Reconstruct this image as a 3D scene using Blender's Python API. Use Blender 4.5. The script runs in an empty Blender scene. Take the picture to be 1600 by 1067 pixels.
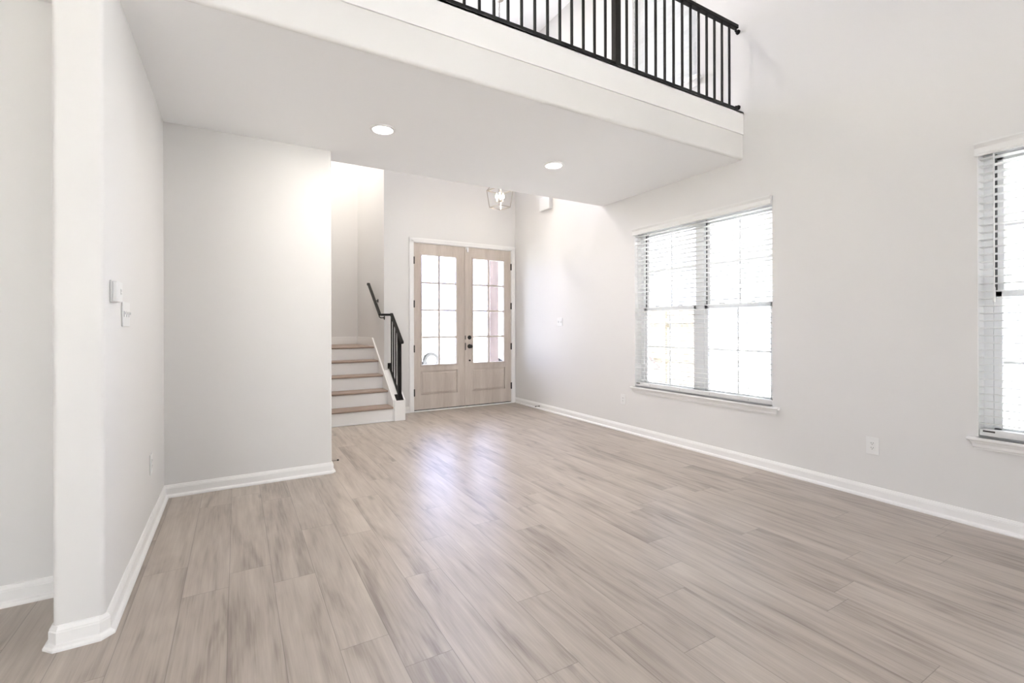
import bpy, bmesh, math, random
from mathutils import Vector, Matrix

random.seed(7)
C = bpy.context.scene.collection
SC = bpy.context.scene

# ------------------------------------------------------------------ camera
EYE = 1.22
F_PX, YAW, ROLL, Y0 = 733.52, 0.5307, 0.0027, 510.68
cam_data = bpy.data.cameras.new('camera')
cam = bpy.data.objects.new('camera', cam_data)
C.objects.link(cam)
cam_data.sensor_width = 36.0
cam_data.sensor_fit = 'HORIZONTAL'
cam_data.lens = F_PX / 1600 * 36.0
cam_data.shift_y = -(533.5 - Y0) / 1600
cam_data.clip_start = 0.05
cam_data.clip_end = 300
cam.matrix_world = (Matrix.Translation((0, 0, EYE)) @ Matrix.Rotation(-YAW, 4, 'Z')
                    @ Matrix.Rotation(math.pi / 2, 4, 'X') @ Matrix.Rotation(-ROLL, 4, 'Z'))
SC.camera = cam

# ------------------------------------------------------------------ view, world, sun
SC.view_settings.view_transform = 'Standard'
SC.view_settings.look = 'None'
SC.view_settings.gamma = 1.0
SC.view_settings.use_curve_mapping = False
SC.view_settings.exposure = 0.96

world = bpy.data.worlds.new('world')
SC.world = world
world.use_nodes = True
nt = world.node_tree
nt.nodes.clear()
w_out = nt.nodes.new('ShaderNodeOutputWorld')
w_bg = nt.nodes.new('ShaderNodeBackground')
w_tc = nt.nodes.new('ShaderNodeTexCoord')
w_sep = nt.nodes.new('ShaderNodeSeparateXYZ')
w_mr = nt.nodes.new('ShaderNodeMapRange')
w_mix = nt.nodes.new('ShaderNodeMix')
w_mix.data_type = 'RGBA'
nt.links.new(w_tc.outputs['Generated'], w_sep.inputs[0])
nt.links.new(w_sep.outputs['Y'], w_mr.inputs['Value'])
w_mr.inputs['From Min'].default_value = 0.5
w_mr.inputs['From Max'].default_value = 1.0
w_mix.inputs[6].default_value = (0.95, 0.975, 1.0, 1)       # hazy side of the sky
w_mix.inputs[7].default_value = (0.95, 1.12, 2.0, 1)       # blue side of the sky
nt.links.new(w_mr.outputs[0], w_mix.inputs[0])
nt.links.new(w_mix.outputs[2], w_bg.inputs['Color'])
w_bg.inputs['Strength'].default_value = 5.5
nt.links.new(w_bg.outputs[0], w_out.inputs[0])

sun_d = bpy.data.lights.new('sun', 'SUN')
sun_d.energy = 38.0
sun_d.angle = 0.02
sun_d.color = (1.0, 0.99, 0.975)
sun = bpy.data.objects.new('sun', sun_d)
C.objects.link(sun)
sun.rotation_euler = Vector((0.36, 0.0, -0.93)).to_track_quat('-Z', 'Y').to_euler()

def portal(name, loc, size, direction):
    d = bpy.data.lights.new(name, 'AREA')
    d.shape = 'RECTANGLE'
    d.size, d.size_y = size
    d.cycles.is_portal = True
    o = bpy.data.objects.new(name, d)
    C.objects.link(o)
    o.location = loc
    v = Vector(direction)
    up = 'Y'
    o.rotation_euler = v.to_track_quat('-Z', up).to_euler()
    return o

# ------------------------------------------------------------------ place dimensions
XR = 3.887      # right wall face
YF = 6.517      # front wall face
XL = -0.451     # left partition, face to the room
XE = -0.606     # left partition, hall face
YE = 2.420      # left partition, end face
YW = 4.173      # partition across, face
XC = 0.690      # its end
ZC = 2.7016     # low ceiling
YC = 4.419      # low ceiling ends, foyer begins
YB = 2.549      # balcony face
ZT = 5.60       # high ceiling
YH = 2.915      # hall wall
XS = 1.768      # stair side wall
YS = 8.165      # stair back wall
YK = -5.2       # rear wall
XK = -5.2       # far left wall
XO = XR + 0.17  # outside of right wall
WZ0, WZ1 = 0.545, 2.315           # downstairs windows
WINS = [(2.295, 3.880), (-0.555, 1.030)]

def u_at_x(px, x):
    """depth along the right wall seen at picture column px, for a plane at x"""
    t = (px - 800) / F_PX
    c, s = math.cos(YAW), math.sin(YAW)
    return x * (c - t * s) / (s + t * c)

# ------------------------------------------------------------------ materials
def new_mat(name):
    m = bpy.data.materials.new(name)
    m.use_nodes = True
    n = m.node_tree
    b = n.nodes['Principled BSDF']
    return m, n, b

def paint(name, col, rough=0.6, metal=0.0, spec=0.5, noise=0.0, scale=40.0, bump=0.0):
    m, n, b = new_mat(name)
    b.inputs['Roughness'].default_value = rough
    b.inputs['Metallic'].default_value = metal
    b.inputs['Specular IOR Level'].default_value = spec
    b.inputs['Base Color'].default_value = (*col, 1)
    if noise or bump:
        tc = n.nodes.new('ShaderNodeTexCoord')
        nz = n.nodes.new('ShaderNodeTexNoise')
        nz.inputs['Scale'].default_value = scale
        nz.inputs['Detail'].default_value = 3
        n.links.new(tc.outputs['Object'], nz.inputs['Vector'])
        if noise:
            mx = n.nodes.new('ShaderNodeMix')
            mx.data_type = 'RGBA'
            mx.inputs[6].default_value = (*[c * (1 - noise) for c in col], 1)
            mx.inputs[7].default_value = (*[min(1, c * (1 + noise)) for c in col], 1)
            n.links.new(nz.outputs['Fac'], mx.inputs[0])
            n.links.new(mx.outputs[2], b.inputs['Base Color'])
        if bump:
            bp = n.nodes.new('ShaderNodeBump')
            bp.inputs['Strength'].default_value = bump
            bp.inputs['Distance'].default_value = 0.002
            n.links.new(nz.outputs['Fac'], bp.inputs['Height'])
            n.links.new(bp.outputs[0], b.inputs['Normal'])
    return m

def wood(name, dark, light, axis='Z', rough=0.5, scale=9.0):
    m, n, b = new_mat(name)
    b.inputs['Roughness'].default_value = rough
    tc = n.nodes.new('ShaderNodeTexCoord')
    mp = n.nodes.new('ShaderNodeMapping')
    st = {'X': (0.08, 1, 1), 'Y': (1, 0.08, 1), 'Z': (1, 1, 0.08)}[axis]
    mp.inputs['Scale'].default_value = st
    n.links.new(tc.outputs['Object'], mp.inputs[0])
    a = n.nodes.new('ShaderNodeTexNoise')
    a.inputs['Scale'].default_value = scale
    a.inputs['Detail'].default_value = 6
    a.inputs['Distortion'].default_value = 0.6
    n.links.new(mp.outputs[0], a.inputs['Vector'])
    f = n.nodes.new('ShaderNodeTexNoise')
    f.inputs['Scale'].default_value = scale * 14
    f.inputs['Detail'].default_value = 2
    n.links.new(mp.outputs[0], f.inputs['Vector'])
    ad = n.nodes.new('ShaderNodeMath')
    ad.operation = 'MULTIPLY_ADD'
    n.links.new(f.outputs['Fac'], ad.inputs[0])
    ad.inputs[1].default_value = 0.45
    n.links.new(a.outputs['Fac'], ad.inputs[2])
    r = n.nodes.new('ShaderNodeValToRGB')
    r.color_ramp.elements[0].position = 0.45
    r.color_ramp.elements[1].position = 0.95
    r.color_ramp.elements[0].color = (*dark, 1)
    r.color_ramp.elements[1].color = (*light, 1)
    n.links.new(ad.outputs[0], r.inputs[0])
    n.links.new(r.outputs[0], b.inputs['Base Color'])
    return m

def emit(name, col, strength):
    m, n, b = new_mat(name)
    b.inputs['Base Color'].default_value = (0.9, 0.9, 0.9, 1)
    b.inputs['Emission Color'].default_value = (*col, 1)
    b.inputs['Emission Strength'].default_value = strength
    return m

def glass_mat(name, tint=(1, 1, 1)):
    m = bpy.data.materials.new(name)
    m.use_nodes = True
    n = m.node_tree
    n.nodes.clear()
    o = n.nodes.new('ShaderNodeOutputMaterial')
    t = n.nodes.new('ShaderNodeBsdfTransparent')
    t.inputs[0].default_value = (*tint, 1)
    g = n.nodes.new('ShaderNodeBsdfGlossy')
    g.inputs['Roughness'].default_value = 0.02
    fr = n.nodes.new('ShaderNodeFresnel')
    fr.inputs['IOR'].default_value = 1.3
    mx = n.nodes.new('ShaderNodeMixShader')
    n.links.new(fr.outputs[0], mx.inputs[0])
    n.links.new(t.outputs[0], mx.inputs[1])
    n.links.new(g.outputs[0], mx.inputs[2])
    n.links.new(mx.outputs[0], o.inputs[0])
    return m

def slat_mat(name):
    """thin white vinyl that lets a little daylight through"""
    m = bpy.data.materials.new(name)
    m.use_nodes = True
    n = m.node_tree
    b = n.nodes['Principled BSDF']
    o = n.nodes['Material Output']
    b.inputs['Base Color'].default_value = (0.90, 0.90, 0.895, 1)
    b.inputs['Roughness'].default_value = 0.4
    t = n.nodes.new('ShaderNodeBsdfTranslucent')
    t.inputs['Color'].default_value = (0.95, 0.95, 0.94, 1)
    mx = n.nodes.new('ShaderNodeMixShader')
    mx.inputs[0].default_value = 0.45
    n.links.new(b.outputs[0], mx.inputs[1])
    n.links.new(t.outputs[0], mx.inputs[2])
    n.links.new(mx.outputs[0], o.inputs['Surface'])
    return m

def floor_mat():
    m, n, b = new_mat('greige plank flooring')
    L = n.links.new
    N = n.nodes.new
    uv = N('ShaderNodeUVMap'); uv.uv_map = 'plank'
    at = N('ShaderNodeAttribute'); at.attribute_name = 'tone'
    # plank-local coordinates plus a random shift per plank
    sh = N('ShaderNodeVectorMath'); sh.operation = 'MULTIPLY'
    L(at.outputs['Vector'], sh.inputs[0]); sh.inputs[1].default_value = (37.0, 53.0, 19.0)
    ad = N('ShaderNodeVectorMath'); ad.operation = 'ADD'
    L(uv.outputs[0], ad.inputs[0]); L(sh.outputs[0], ad.inputs[1])
    def mapped(sc):
        mp = N('ShaderNodeMapping'); mp.inputs['Scale'].default_value = sc
        L(ad.outputs[0], mp.inputs[0]); return mp
    def noise(sc, scale, detail, dist):
        z = N('ShaderNodeTexNoise')
        z.inputs['Scale'].default_value = scale
        z.inputs['Detail'].default_value = detail
        z.inputs['Distortion'].default_value = dist
        L(mapped(sc).outputs[0], z.inputs['Vector']); return z
    broad = noise((1.0, 0.13, 1.0), 11.0, 3, 0.9)      # soft dark streaks
    cath = noise((1.0, 0.16, 1.0), 5.0, 2, 0.5)        # drives the cathedral rings
    fine = noise((1.0, 0.03, 1.0), 160.0, 3, 0.0)      # pores
    mid = noise((1.0, 0.06, 1.0), 45.0, 4, 0.4)
    rings = N('ShaderNodeMath'); rings.operation = 'MULTIPLY'; rings.inputs[1].default_value = 60.0
    L(cath.outputs['Fac'], rings.inputs[0])
    rs = N('ShaderNodeMath'); rs.operation = 'SINE'; L(rings.outputs[0], rs.inputs[0])
    def madd(a, k, c):
        q = N('ShaderNodeMath'); q.operation = 'MULTIPLY_ADD'
        L(a, q.inputs[0]); q.inputs[1].default_value = k
        if isinstance(c, float): q.inputs[2].default_value = c
        else: L(c, q.inputs[2])
        return q.outputs[0]
    v = madd(broad.outputs['Fac'], 1.15, -0.10)
    v = madd(mid.outputs['Fac'], 0.58, v)
    v = madd(fine.outputs['Fac'], 0.46, v)
    v = madd(rs.outputs[0], 0.035, v)
    sep = N('ShaderNodeSeparateXYZ'); L(at.outputs['Vector'], sep.inputs[0])
    v = madd(sep.outputs[2], 0.17, v)
    v = madd(v, 1.0, -0.525)
    ramp = N('ShaderNodeValToRGB')
    e = ramp.color_ramp.elements
    e[0].position = 0.18; e[0].color = (0.250, 0.209, 0.179, 1)
    e[1].position = 0.92; e[1].color = (0.520, 0.460, 0.405, 1)
    k = ramp.color_ramp.elements.new(0.50); k.color = (0.400, 0.346, 0.301, 1)
    L(v, ramp.inputs[0])
    # knots
    vor = N('ShaderNodeTexVoronoi'); vor.inputs['Scale'].default_value = 1.9
    kv = N('ShaderNodeVectorMath'); kv.operation = 'MULTIPLY_ADD'
    L(mid.outputs['Color'], kv.inputs[0]); kv.inputs[1].default_value = (0.10, 0.10, 0.0)
    L(mapped((2.4, 0.8, 1.0)).outputs[0], kv.inputs[2])
    L(kv.outputs[0], vor.inputs['Vector'])
    kn = N('ShaderNodeMapRange'); L(vor.outputs['Distance'], kn.inputs['Value'])
    kn.inputs['From Min'].default_value = 0.012; kn.inputs['From Max'].default_value = 0.11
    kn.inputs['To Min'].default_value = 0.58; kn.inputs['To Max'].default_value = 1.0
    mul = N('ShaderNodeMix'); mul.data_type = 'RGBA'; mul.blend_type = 'MULTIPLY'; mul.inputs[0].default_value = 1.0
    L(ramp.outputs[0], mul.inputs[6]); L(kn.outputs[0], mul.inputs[7])
    # joints between planks
    s2 = N('ShaderNodeSeparateXYZ'); L(uv.outputs[0], s2.inputs[0])
    uv2 = N('ShaderNodeUVMap'); uv2.uv_map = 'edge'
    s3 = N('ShaderNodeSeparateXYZ'); L(uv2.outputs[0], s3.inputs[0])
    mn = N('ShaderNodeMath'); mn.operation = 'MINIMUM'
    def edge(o, full):
        a = N('ShaderNodeMath'); a.operation = 'SUBTRACT'; a.inputs[0].default_value = full; L(o, a.inputs[1])
        q = N('ShaderNodeMath'); q.operation = 'MINIMUM'; L(o, q.inputs[0]); L(a.outputs[0], q.inputs[1]); return q.outputs[0]
    L(edge(s3.outputs[0], PW), mn.inputs[0])
    L(edge(s3.outputs[1], PL), mn.inputs[1])
    jr = N('ShaderNodeMapRange'); L(mn.outputs[0], jr.inputs['Value'])
    jr.inputs['From Min'].default_value = 0.0005; jr.inputs['From Max'].default_value = 0.0018
    jr.inputs['To Min'].default_value = 0.60; jr.inputs['To Max'].default_value = 1.0
    m2 = N('ShaderNodeMix'); m2.data_type = 'RGBA'; m2.blend_type = 'MULTIPLY'; m2.inputs[0].default_value = 1.0
    L(mul.outputs[2], m2.inputs[6]); L(jr.outputs[0], m2.inputs[7])
    L(m2.outputs[2], b.inputs['Base Color'])
    rr = N('ShaderNodeMapRange'); L(fine.outputs['Fac'], rr.inputs['Value'])
    rr.inputs['To Min'].default_value = 0.29; rr.inputs['To Max'].default_value = 0.39
    L(rr.outputs[0], b.inputs['Roughness'])
    bp = N('ShaderNodeBump'); bp.inputs['Strength'].default_value = 0.12; bp.inputs['Distance'].default_value = 0.001
    L(v, bp.inputs['Height']); L(bp.outputs[0], b.inputs['Normal'])
    return m

PW, PL = 0.184, 1.22
M = {
    'wall': paint('warm white wall paint', (0.752, 0.742, 0.733), 0.55, spec=0.3, bump=0.05, scale=180),
    'ceil': paint('white ceiling paint', (0.93, 0.93, 0.935), 0.8, spec=0.2),
    'trim': paint('white semi gloss trim', (0.86, 0.853, 0.845), 0.32),
    'vinyl': paint('white window vinyl', (0.88, 0.885, 0.89), 0.35),
    'gasket': paint('dark window gasket', (0.10, 0.10, 0.10), 0.6),
    'slat': slat_mat('white blind slats'),
    'blind': paint('white blind hardware', (0.80, 0.797, 0.79), 0.4),
    'plate': paint('white wall plate plastic', (0.79, 0.79, 0.785), 0.3),
    'slot': paint('dark slot', (0.05, 0.05, 0.05), 0.6),
    'mark': paint('grey print', (0.45, 0.45, 0.45), 0.6),
    'tag': paint('dark printed tag', (0.07, 0.065, 0.06), 0.5),
    'black': paint('black powder coated metal', (0.008, 0.007, 0.0065), 0.5, spec=0.25),
    'bronze': paint('dark bronze hardware', (0.035, 0.032, 0.03), 0.35, metal=0.6),
    'nickel': paint('brushed nickel', (0.50, 0.46, 0.42), 0.3, metal=1.0),
    'steel': paint('spring steel', (0.25, 0.23, 0.21), 0.35, metal=0.9),
    'rubber': paint('black rubber', (0.02, 0.02, 0.02), 0.7),
    'tyre': paint('dusty tyre rubber', (0.07, 0.07, 0.07), 0.8, noise=0.1),
    'alloy': paint('silver alloy', (0.7, 0.7, 0.72), 0.35, metal=0.4),
    'van': paint('white vehicle paint', (0.85, 0.86, 0.88), 0.3),
    'tread': wood('stained oak tread', (0.235, 0.165, 0.130), (0.345, 0.262, 0.215), 'X', 0.45),
    'door': wood('greige stained door', (0.46, 0.395, 0.345), (0.62, 0.555, 0.50), 'Z', 0.45, 7),
    'post': wood('rough cedar post', (0.10, 0.078, 0.078), (0.19, 0.15, 0.148), 'Z', 0.8, 10),
    'fence': wood('pale pine fence', (0.30, 0.26, 0.20), (0.42, 0.37, 0.29), 'Z', 0.8, 10),
    'concrete': paint('pale concrete', (0.62, 0.61, 0.59), 0.9, noise=0.06, scale=6),
    'lawn': paint('dry pale ground', (0.58, 0.56, 0.51), 0.95, noise=0.15, scale=3),
    'siding': paint('pale lap siding', (0.80, 0.82, 0.85), 0.7),
    'roofing': paint('grey shingles', (0.25, 0.25, 0.26), 0.9, noise=0.15, scale=20),
    'glass': glass_mat('clear glass'),
    'glass_door': glass_mat('door glass', (0.72, 0.73, 0.74)),  # tint added to hold back the bright view outside
    'glass_dimming': glass_mat('grey dimming glass', (0.56, 0.57, 0.58)),  # grey tint added to dim the daylight behind the blinds
    'lens': emit('lit lamp lens', (1.0, 0.95, 0.88), 14.0),
    'bulb': emit('lit candle bulb', (1.0, 0.86, 0.68), 60.0),
}

# ------------------------------------------------------------------ builders
class MB:
    def __init__(self):
        self.bm = bmesh.new()

    def box(self, x0, x1, y0, y1, z0, z1, bev=0.0, seg=2, mat=None):
        r = bmesh.ops.create_cube(self.bm, size=1.0)
        vs = r['verts']
        cx, cy, cz = (x0 + x1) / 2, (y0 + y1) / 2, (z0 + z1) / 2
        for v in vs:
            v.co = Vector((cx + v.co.x * (x1 - x0), cy + v.co.y * (y1 - y0), cz + v.co.z * (z1 - z0)))
        if bev > 0:
            es = list({e for v in vs for e in v.link_edges})
            rb = bmesh.ops.bevel(self.bm, geom=es, offset=bev, segments=seg, affect='EDGES', profile=0.5)
            vs = list({v for f in rb['faces'] for v in f.verts} | {v for v in vs if v.is_valid})
        if mat is not None:
            for v in vs:
                v.co = mat @ v.co
        return self

    def obox(self, a, b, w, d, up=(0, 0, 1), bev=0.0):
        """bar from a to b, w across, d along up"""
        a, b = Vector(a), Vector(b)
        ax = (b - a)
        ln = ax.length
        ax.normalize()
        up = Vector(up)
        sd = ax.cross(up)
        if sd.length < 1e-5:
            up = Vector((0, 1, 0)); sd = ax.cross(up)
        sd.normalize()
        up = sd.cross(ax)
        mt = Matrix(((ax.x, sd.x, up.x, a.x), (ax.y, sd.y, up.y, a.y), (ax.z, sd.z, up.z, a.z), (0, 0, 0, 1)))
        return self.box(0, ln, -w / 2, w / 2, -d / 2, d / 2, bev, 2, mt)

    def tube(self, pts, r, n=10, cap=True):
        pts = [Vector(p) for p in pts]
        rings = []
        for i, p in enumerate(pts):
            if i == 0: t = pts[1] - p
            elif i == len(pts) - 1: t = p - pts[i - 1]
            else: t = (pts[i + 1] - p).normalized() + (p - pts[i - 1]).normalized()
            t.normalize()
            ref = Vector((0, 0, 1)) if abs(t.z) < 0.9 else Vector((1, 0, 0))
            a = t.cross(ref).normalized(); b = t.cross(a)
            rr = r[i] if isinstance(r, (list, tuple)) else r
            rings.append([self.bm.verts.new(p + a * rr * math.cos(2 * math.pi * k / n) + b * rr * math.sin(2 * math.pi * k / n)) for k in range(n)])
        for q in range(len(rings) - 1):
            for k in range(n):
                self.bm.faces.new((rings[q][k], rings[q][(k + 1) % n], rings[q + 1][(k + 1) % n], rings[q + 1][k]))
        if cap:
            self.bm.faces.new(rings[0][::-1]); self.bm.faces.new(rings[-1])
        return self

    def lathe(self, prof, n=24, mat=None):
        """prof: list of (r, z) about the z axis"""
        mat = mat or Matrix.Identity(4)
        rings = []
        for r, z in prof:
            if r < 1e-6:
                rings.append([self.bm.verts.new(mat @ Vector((0, 0, z)))])
            else:
                rings.append([self.bm.verts.new(mat @ Vector((r * math.cos(2 * math.pi * k / n), r * math.sin(2 * math.pi * k / n), z))) for k in range(n)])
        for a, b in zip(rings, rings[1:]):
            for k in range(n):
                k2 = (k + 1) % n
                if len(a) == 1 and len(b) == 1: continue
                if len(a) == 1: self.bm.faces.new((a[0], b[k2], b[k]))
                elif len(b) == 1: self.bm.faces.new((a[k], a[k2], b[0]))
                else: self.bm.faces.new((a[k], a[k2], b[k2], b[k]))
        return self

    def sweep(self, path, prof, side=1, closed_ends=True):
        """sweep profile (d, z) along a 2-D path; d goes to the side (+1 left of travel)"""
        P = [Vector((p[0], p[1])) for p in path]
        rows = []
        for i, p in enumerate(P):
            def nrm(a, b):
                t = (b - a).normalized(); return Vector((-t.y, t.x)) * side
            if i == 0: m = nrm(P[0], P[1])
            elif i == len(P) - 1: m = nrm(P[-2], P[-1])
            else:
                a, b = nrm(P[i - 1], p), nrm(p, P[i + 1])
                m = (a + b); m = m / (m.length_squared / 2) if m.length_squared > 1e-6 else a
            rows.append([self.bm.verts.new((p.x + m.x * d, p.y + m.y * d, z)) for d, z in prof])
        k = len(prof)
        for a, b in zip(rows, rows[1:]):
            for j in range(k):
                j2 = (j + 1) % k
                self.bm.faces.new((a[j], a[j2], b[j2], b[j]))
        if closed_ends:
            self.bm.faces.new(rows[0]); self.bm.faces.new(rows[-1][::-1])
        return self

    def prism(self, pts, axis, a0, a1):
        """polygon in the plane normal to axis, extruded a0..a1"""
        def mk(p, a):
            if axis == 'X': return Vector((a, p[0], p[1]))
            if axis == 'Y': return Vector((p[0], a, p[1]))
            return Vector((p[0], p[1], a))
        A = [self.bm.verts.new(mk(p, a0)) for p in pts]
        B = [self.bm.verts.new(mk(p, a1)) for p in pts]
        self.bm.faces.new(A); self.bm.faces.new(B[::-1])
        for i in range(len(pts)):
            j = (i + 1) % len(pts)
            self.bm.faces.new((A[i], B[i], B[j], A[j]))
        return self

    def build(self, name, mat, parent=None, smooth=False, origin=None):
        bm = self.bm
        bmesh.ops.recalc_face_normals(bm, faces=bm.faces)
        off = Vector((0, 0, 0))
        if parent is not None:
            q = parent
            while q is not None:
                off += q.location; q = q.parent
        else:
            if origin is None:
                xs = [v.co for v in bm.verts]
                lo = Vector((min(c.x for c in xs), min(c.y for c in xs), min(c.z for c in xs)))
                hi = Vector((max(c.x for c in xs), max(c.y for c in xs), max(c.z for c in xs)))
                off = Vector(((lo.x + hi.x) / 2, (lo.y + hi.y) / 2, lo.z))
            else:
                off = Vector(origin)
        for v in bm.verts: v.co -= off
        me = bpy.data.meshes.new(name)
        bm.to_mesh(me); bm.free()
        me.materials.append(mat)
        if smooth:
            for p in me.polygons: p.use_smooth = True
            try: me.set_sharp_from_angle(angle=math.radians(35))
            except Exception: pass
        o = bpy.data.objects.new(name, me)
        C.objects.link(o)
        if parent is not None: o.parent = parent
        else: o.location = off
        return o

def struct(o, label=None, cat=None):
    o['kind'] = 'structure'
    if label: o['label'] = label
    if cat: o['category'] = cat
    return o

def tag(o, label, cat, group=None):
    o['label'] = label; o['category'] = cat
    if group: o['group'] = group
    return o

def empty(name, loc):
    o = bpy.data.objects.new(name, None)
    C.objects.link(o); o.location = loc; o.empty_display_size = 0.1
    return o

def copy_tree(o, parent=None, delta=None):
    c = o.copy(); C.objects.link(c)
    if parent is not None: c.parent = parent
    if delta is not None: c.location = o.location + Vector(delta)
    for ch in list(o.children): copy_tree(ch, c)
    return c

def wall_with_holes(mb, axis, t0, t1, a0, a1, z0, z1, holes):
    """wall slab t0..t1 thick along axis ('X' or 'Y'), running a0..a1; holes (a, b, zlo, zhi)"""
    A = sorted({a0, a1} | {h[0] for h in holes} | {h[1] for h in holes})
    Z = sorted({z0, z1} | {h[2] for h in holes} | {h[3] for h in holes})
    bm = mb.bm
    cells = {}
    for i in range(len(A) - 1):
        for j in range(len(Z) - 1):
            ca, cz = (A[i] + A[i + 1]) / 2, (Z[j] + Z[j + 1]) / 2
            cells[i, j] = not any(h[0] < ca < h[1] and h[2] < cz < h[3] for h in holes)
    vt = {}
    def V(t, i, j):
        k = (t, i, j)
        if k not in vt:
            vt[k] = bm.verts.new((t, A[i], Z[j]) if axis == 'X' else (A[i], t, Z[j]))
        return vt[k]
    for (i, j), s in cells.items():
        if not s: continue
        for t in (t0, t1):
            bm.faces.new((V(t, i, j), V(t, i + 1, j), V(t, i + 1, j + 1), V(t, i, j + 1)))
        for (di, dj, p, q) in ((-1, 0, (i, j), (i, j + 1)), (1, 0, (i + 1, j), (i + 1, j + 1)), (0, -1, (i, j), (i + 1, j)), (0, 1, (i, j + 1), (i + 1, j + 1))):
            if not cells.get((i + di, j + dj), False):
                bm.faces.new((V(t0, *p), V(t0, *q), V(t1, *q), V(t1, *p)))
    return mb

# ------------------------------------------------------------------ floor
def build_floor():
    bm = bmesh.new()
    uvl = bm.loops.layers.uv.new('plank')
    eul = bm.loops.layers.uv.new('edge')
    col = bm.loops.layers.float_color.new('tone')
    x_lo, x_hi, y_lo, y_hi = XK, XR + 0.02, YK, 8.2
    k0 = math.floor((x_lo - 0.519) / PW)
    k1 = math.ceil((x_hi - 0.519) / PW)
    for k in range(k0, k1):
        xa, xb = 0.519 + k * PW, 0.519 + (k + 1) * PW
        off = {0: 1.648, 1: 2.235}.get(k, random.uniform(0, PL)) % PL
        y = y_lo - PL + off - ((y_lo) % PL)
        while y < y_hi:
            ya, yb = y, y + PL
            y = yb
            ca, cb, da, db = max(xa, x_lo), min(xb, x_hi), max(ya, y_lo), min(yb, y_hi)
            if cb <= ca or db <= da: continue
            rnd = (random.random(), random.random(), random.random(), 1)
            vs = [bm.verts.new(c) for c in ((ca, da, 0), (cb, da, 0), (cb, db, 0), (ca, db, 0))]
            f = bm.faces.new(vs)
            for lp in f.loops:
                lp[uvl].uv = (lp.vert.co.x - xa, lp.vert.co.y - ya)
                lp[eul].uv = (lp.vert.co.x - xa, lp.vert.co.y - ya)
                lp[col] = rnd
    me = bpy.data.meshes.new('floor')
    bm.to_mesh(me); bm.free()
    me.materials.append(floor_mat())
    o = bpy.data.objects.new('floor', me)
    C.objects.link(o)
    return struct(o, 'greige wood plank floor running from the room to the front door', 'floor')
build_floor()
struct(MB().box(XK, XO, YK, 8.33, -0.30, -0.012).build('floor_slab', M['concrete']), 'concrete slab under the plank floor', 'floor')

# ------------------------------------------------------------------ walls
UPWIN = (3.040, 3.905, 3.645, 5.25)           # loft window on the right wall
holes = [(a, b, WZ0, WZ1) for a, b in WINS] + [UPWIN]
REAR_SIDE = (-3.7, -1.7, 0.10, 2.45)           # unseen windows added for daylight, behind and above the camera's view
UP_A = (-0.555, 1.030, 4.20, 5.25)
holes += [REAR_SIDE, UP_A]
struct(wall_with_holes(MB(), 'X', XR, XO, YK - 0.17, YF + 0.163, 0, ZT, holes).build('wall_right', M['wall']),
       'tall warm white wall on the right holding the blind-covered windows', 'wall')
DX0, DX1, DZ = 2.186, 3.814, 2.442
FWIN = (2.25, 3.55, 3.55, 5.0)
struct(wall_with_holes(MB(), 'Y', YF, YF + 0.163, XS, XR, 0, ZT, [(DX0, DX1, 0, DZ), FWIN]).build('wall_front', M['wall']),
       'warm white wall around the double front door', 'wall')
struct(MB().box(XS, XS + 0.16, YF + 0.163, YS, 0, ZT).build('wall_stair_side', M['wall']), 'narrow white wall face beside the stairs', 'wall')
struct(MB().box(XE, XS + 0.16, YS, YS + 0.16, 0, ZT).build('wall_stair_back', M['wall']), 'shaded wall behind the stair landing', 'wall')
struct(MB().box(XC - 0.12, XC, YW + 0.118, YS, 0, 3.0).build('wall_stair_left', M['wall']), 'wall on the hidden left side of the stairs', 'wall')

def rounded_plan(pts, z0, z1, name, round_at, r=0.02):
    """vertical prism with bull-nosed corners at the listed indices"""
    out = []
    n = len(pts)
    for i, p in enumerate(pts):
        if i in round_at:
            a, b, c = Vector(pts[i - 1]), Vector(p), Vector(pts[(i + 1) % n])
            d1, d2 = (a - b).normalized(), (c - b).normalized()
            cen = b + (d1 + d2) * r
            s, e = b + d1 * r - cen, b + d2 * r - cen
            for k in range(7):
                t = k / 6
                v = (s * math.cos(t * math.pi / 2) + e * math.sin(t * math.pi / 2))
                out.append((cen.x + v.x, cen.y + v.y))
        else: out.append(tuple(p))
    return MB().prism(out, 'Z', z0, z1).build(name, M['wall'], smooth=True)
struct(rounded_plan([(XE, YE), (XL, YE), (XL, YW + 0.06), (XE, YW + 0.06)], 0, ZT, 'wall_left', {0, 1}),
       'white wall end and left wall with thermostat, bullnose corners', 'wall')
struct(rounded_plan([(XL, YW), (XC, YW), (XC, YW + 0.118), (XL, YW + 0.118)], 0, ZC, 'wall_partition', {1}, 0.012),
       'plain white wall across the room in front of the stairs', 'wall')
struct(MB().box(XK, XE, YH, YH + 0.12, 0, ZC).build('wall_hall', M['wall']), 'shaded beige-looking hall wall at the far left', 'wall')
# upper left wall and the side of the house behind the camera
struct(MB().box(XE, XL, YK, YE, ZC, ZT).box(XE, XL, YW + 0.06, YS, ZC, ZT).build('wall_upper_left', M['wall']), 'upper left wall of the tall room, above the frame', 'wall')
RW1 = (2.1, 3.0, 0.12, 2.4)  # unseen rear opening, added and sized for its fill daylight
RW2 = (-4.4, -1.6, 0.12, 2.3)
struct(wall_with_holes(MB(), 'Y', YK - 0.17, YK, XK, XR, 0, ZT, [RW1, RW2]).build('wall_rear', M['wall']), 'rear wall behind the camera with tall windows', 'wall')
LW = (-5.0, -2.9, 0.95, 2.35)  # unseen opening added so sunlight bounces in from the left
struct(wall_with_holes(MB(), 'X', XK - 0.12, XK, YK, YH + 0.12, 0, ZC, [LW]).build('wall_far_left', M['wall']), 'far left wall behind the hall, out of view', 'wall')

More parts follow.
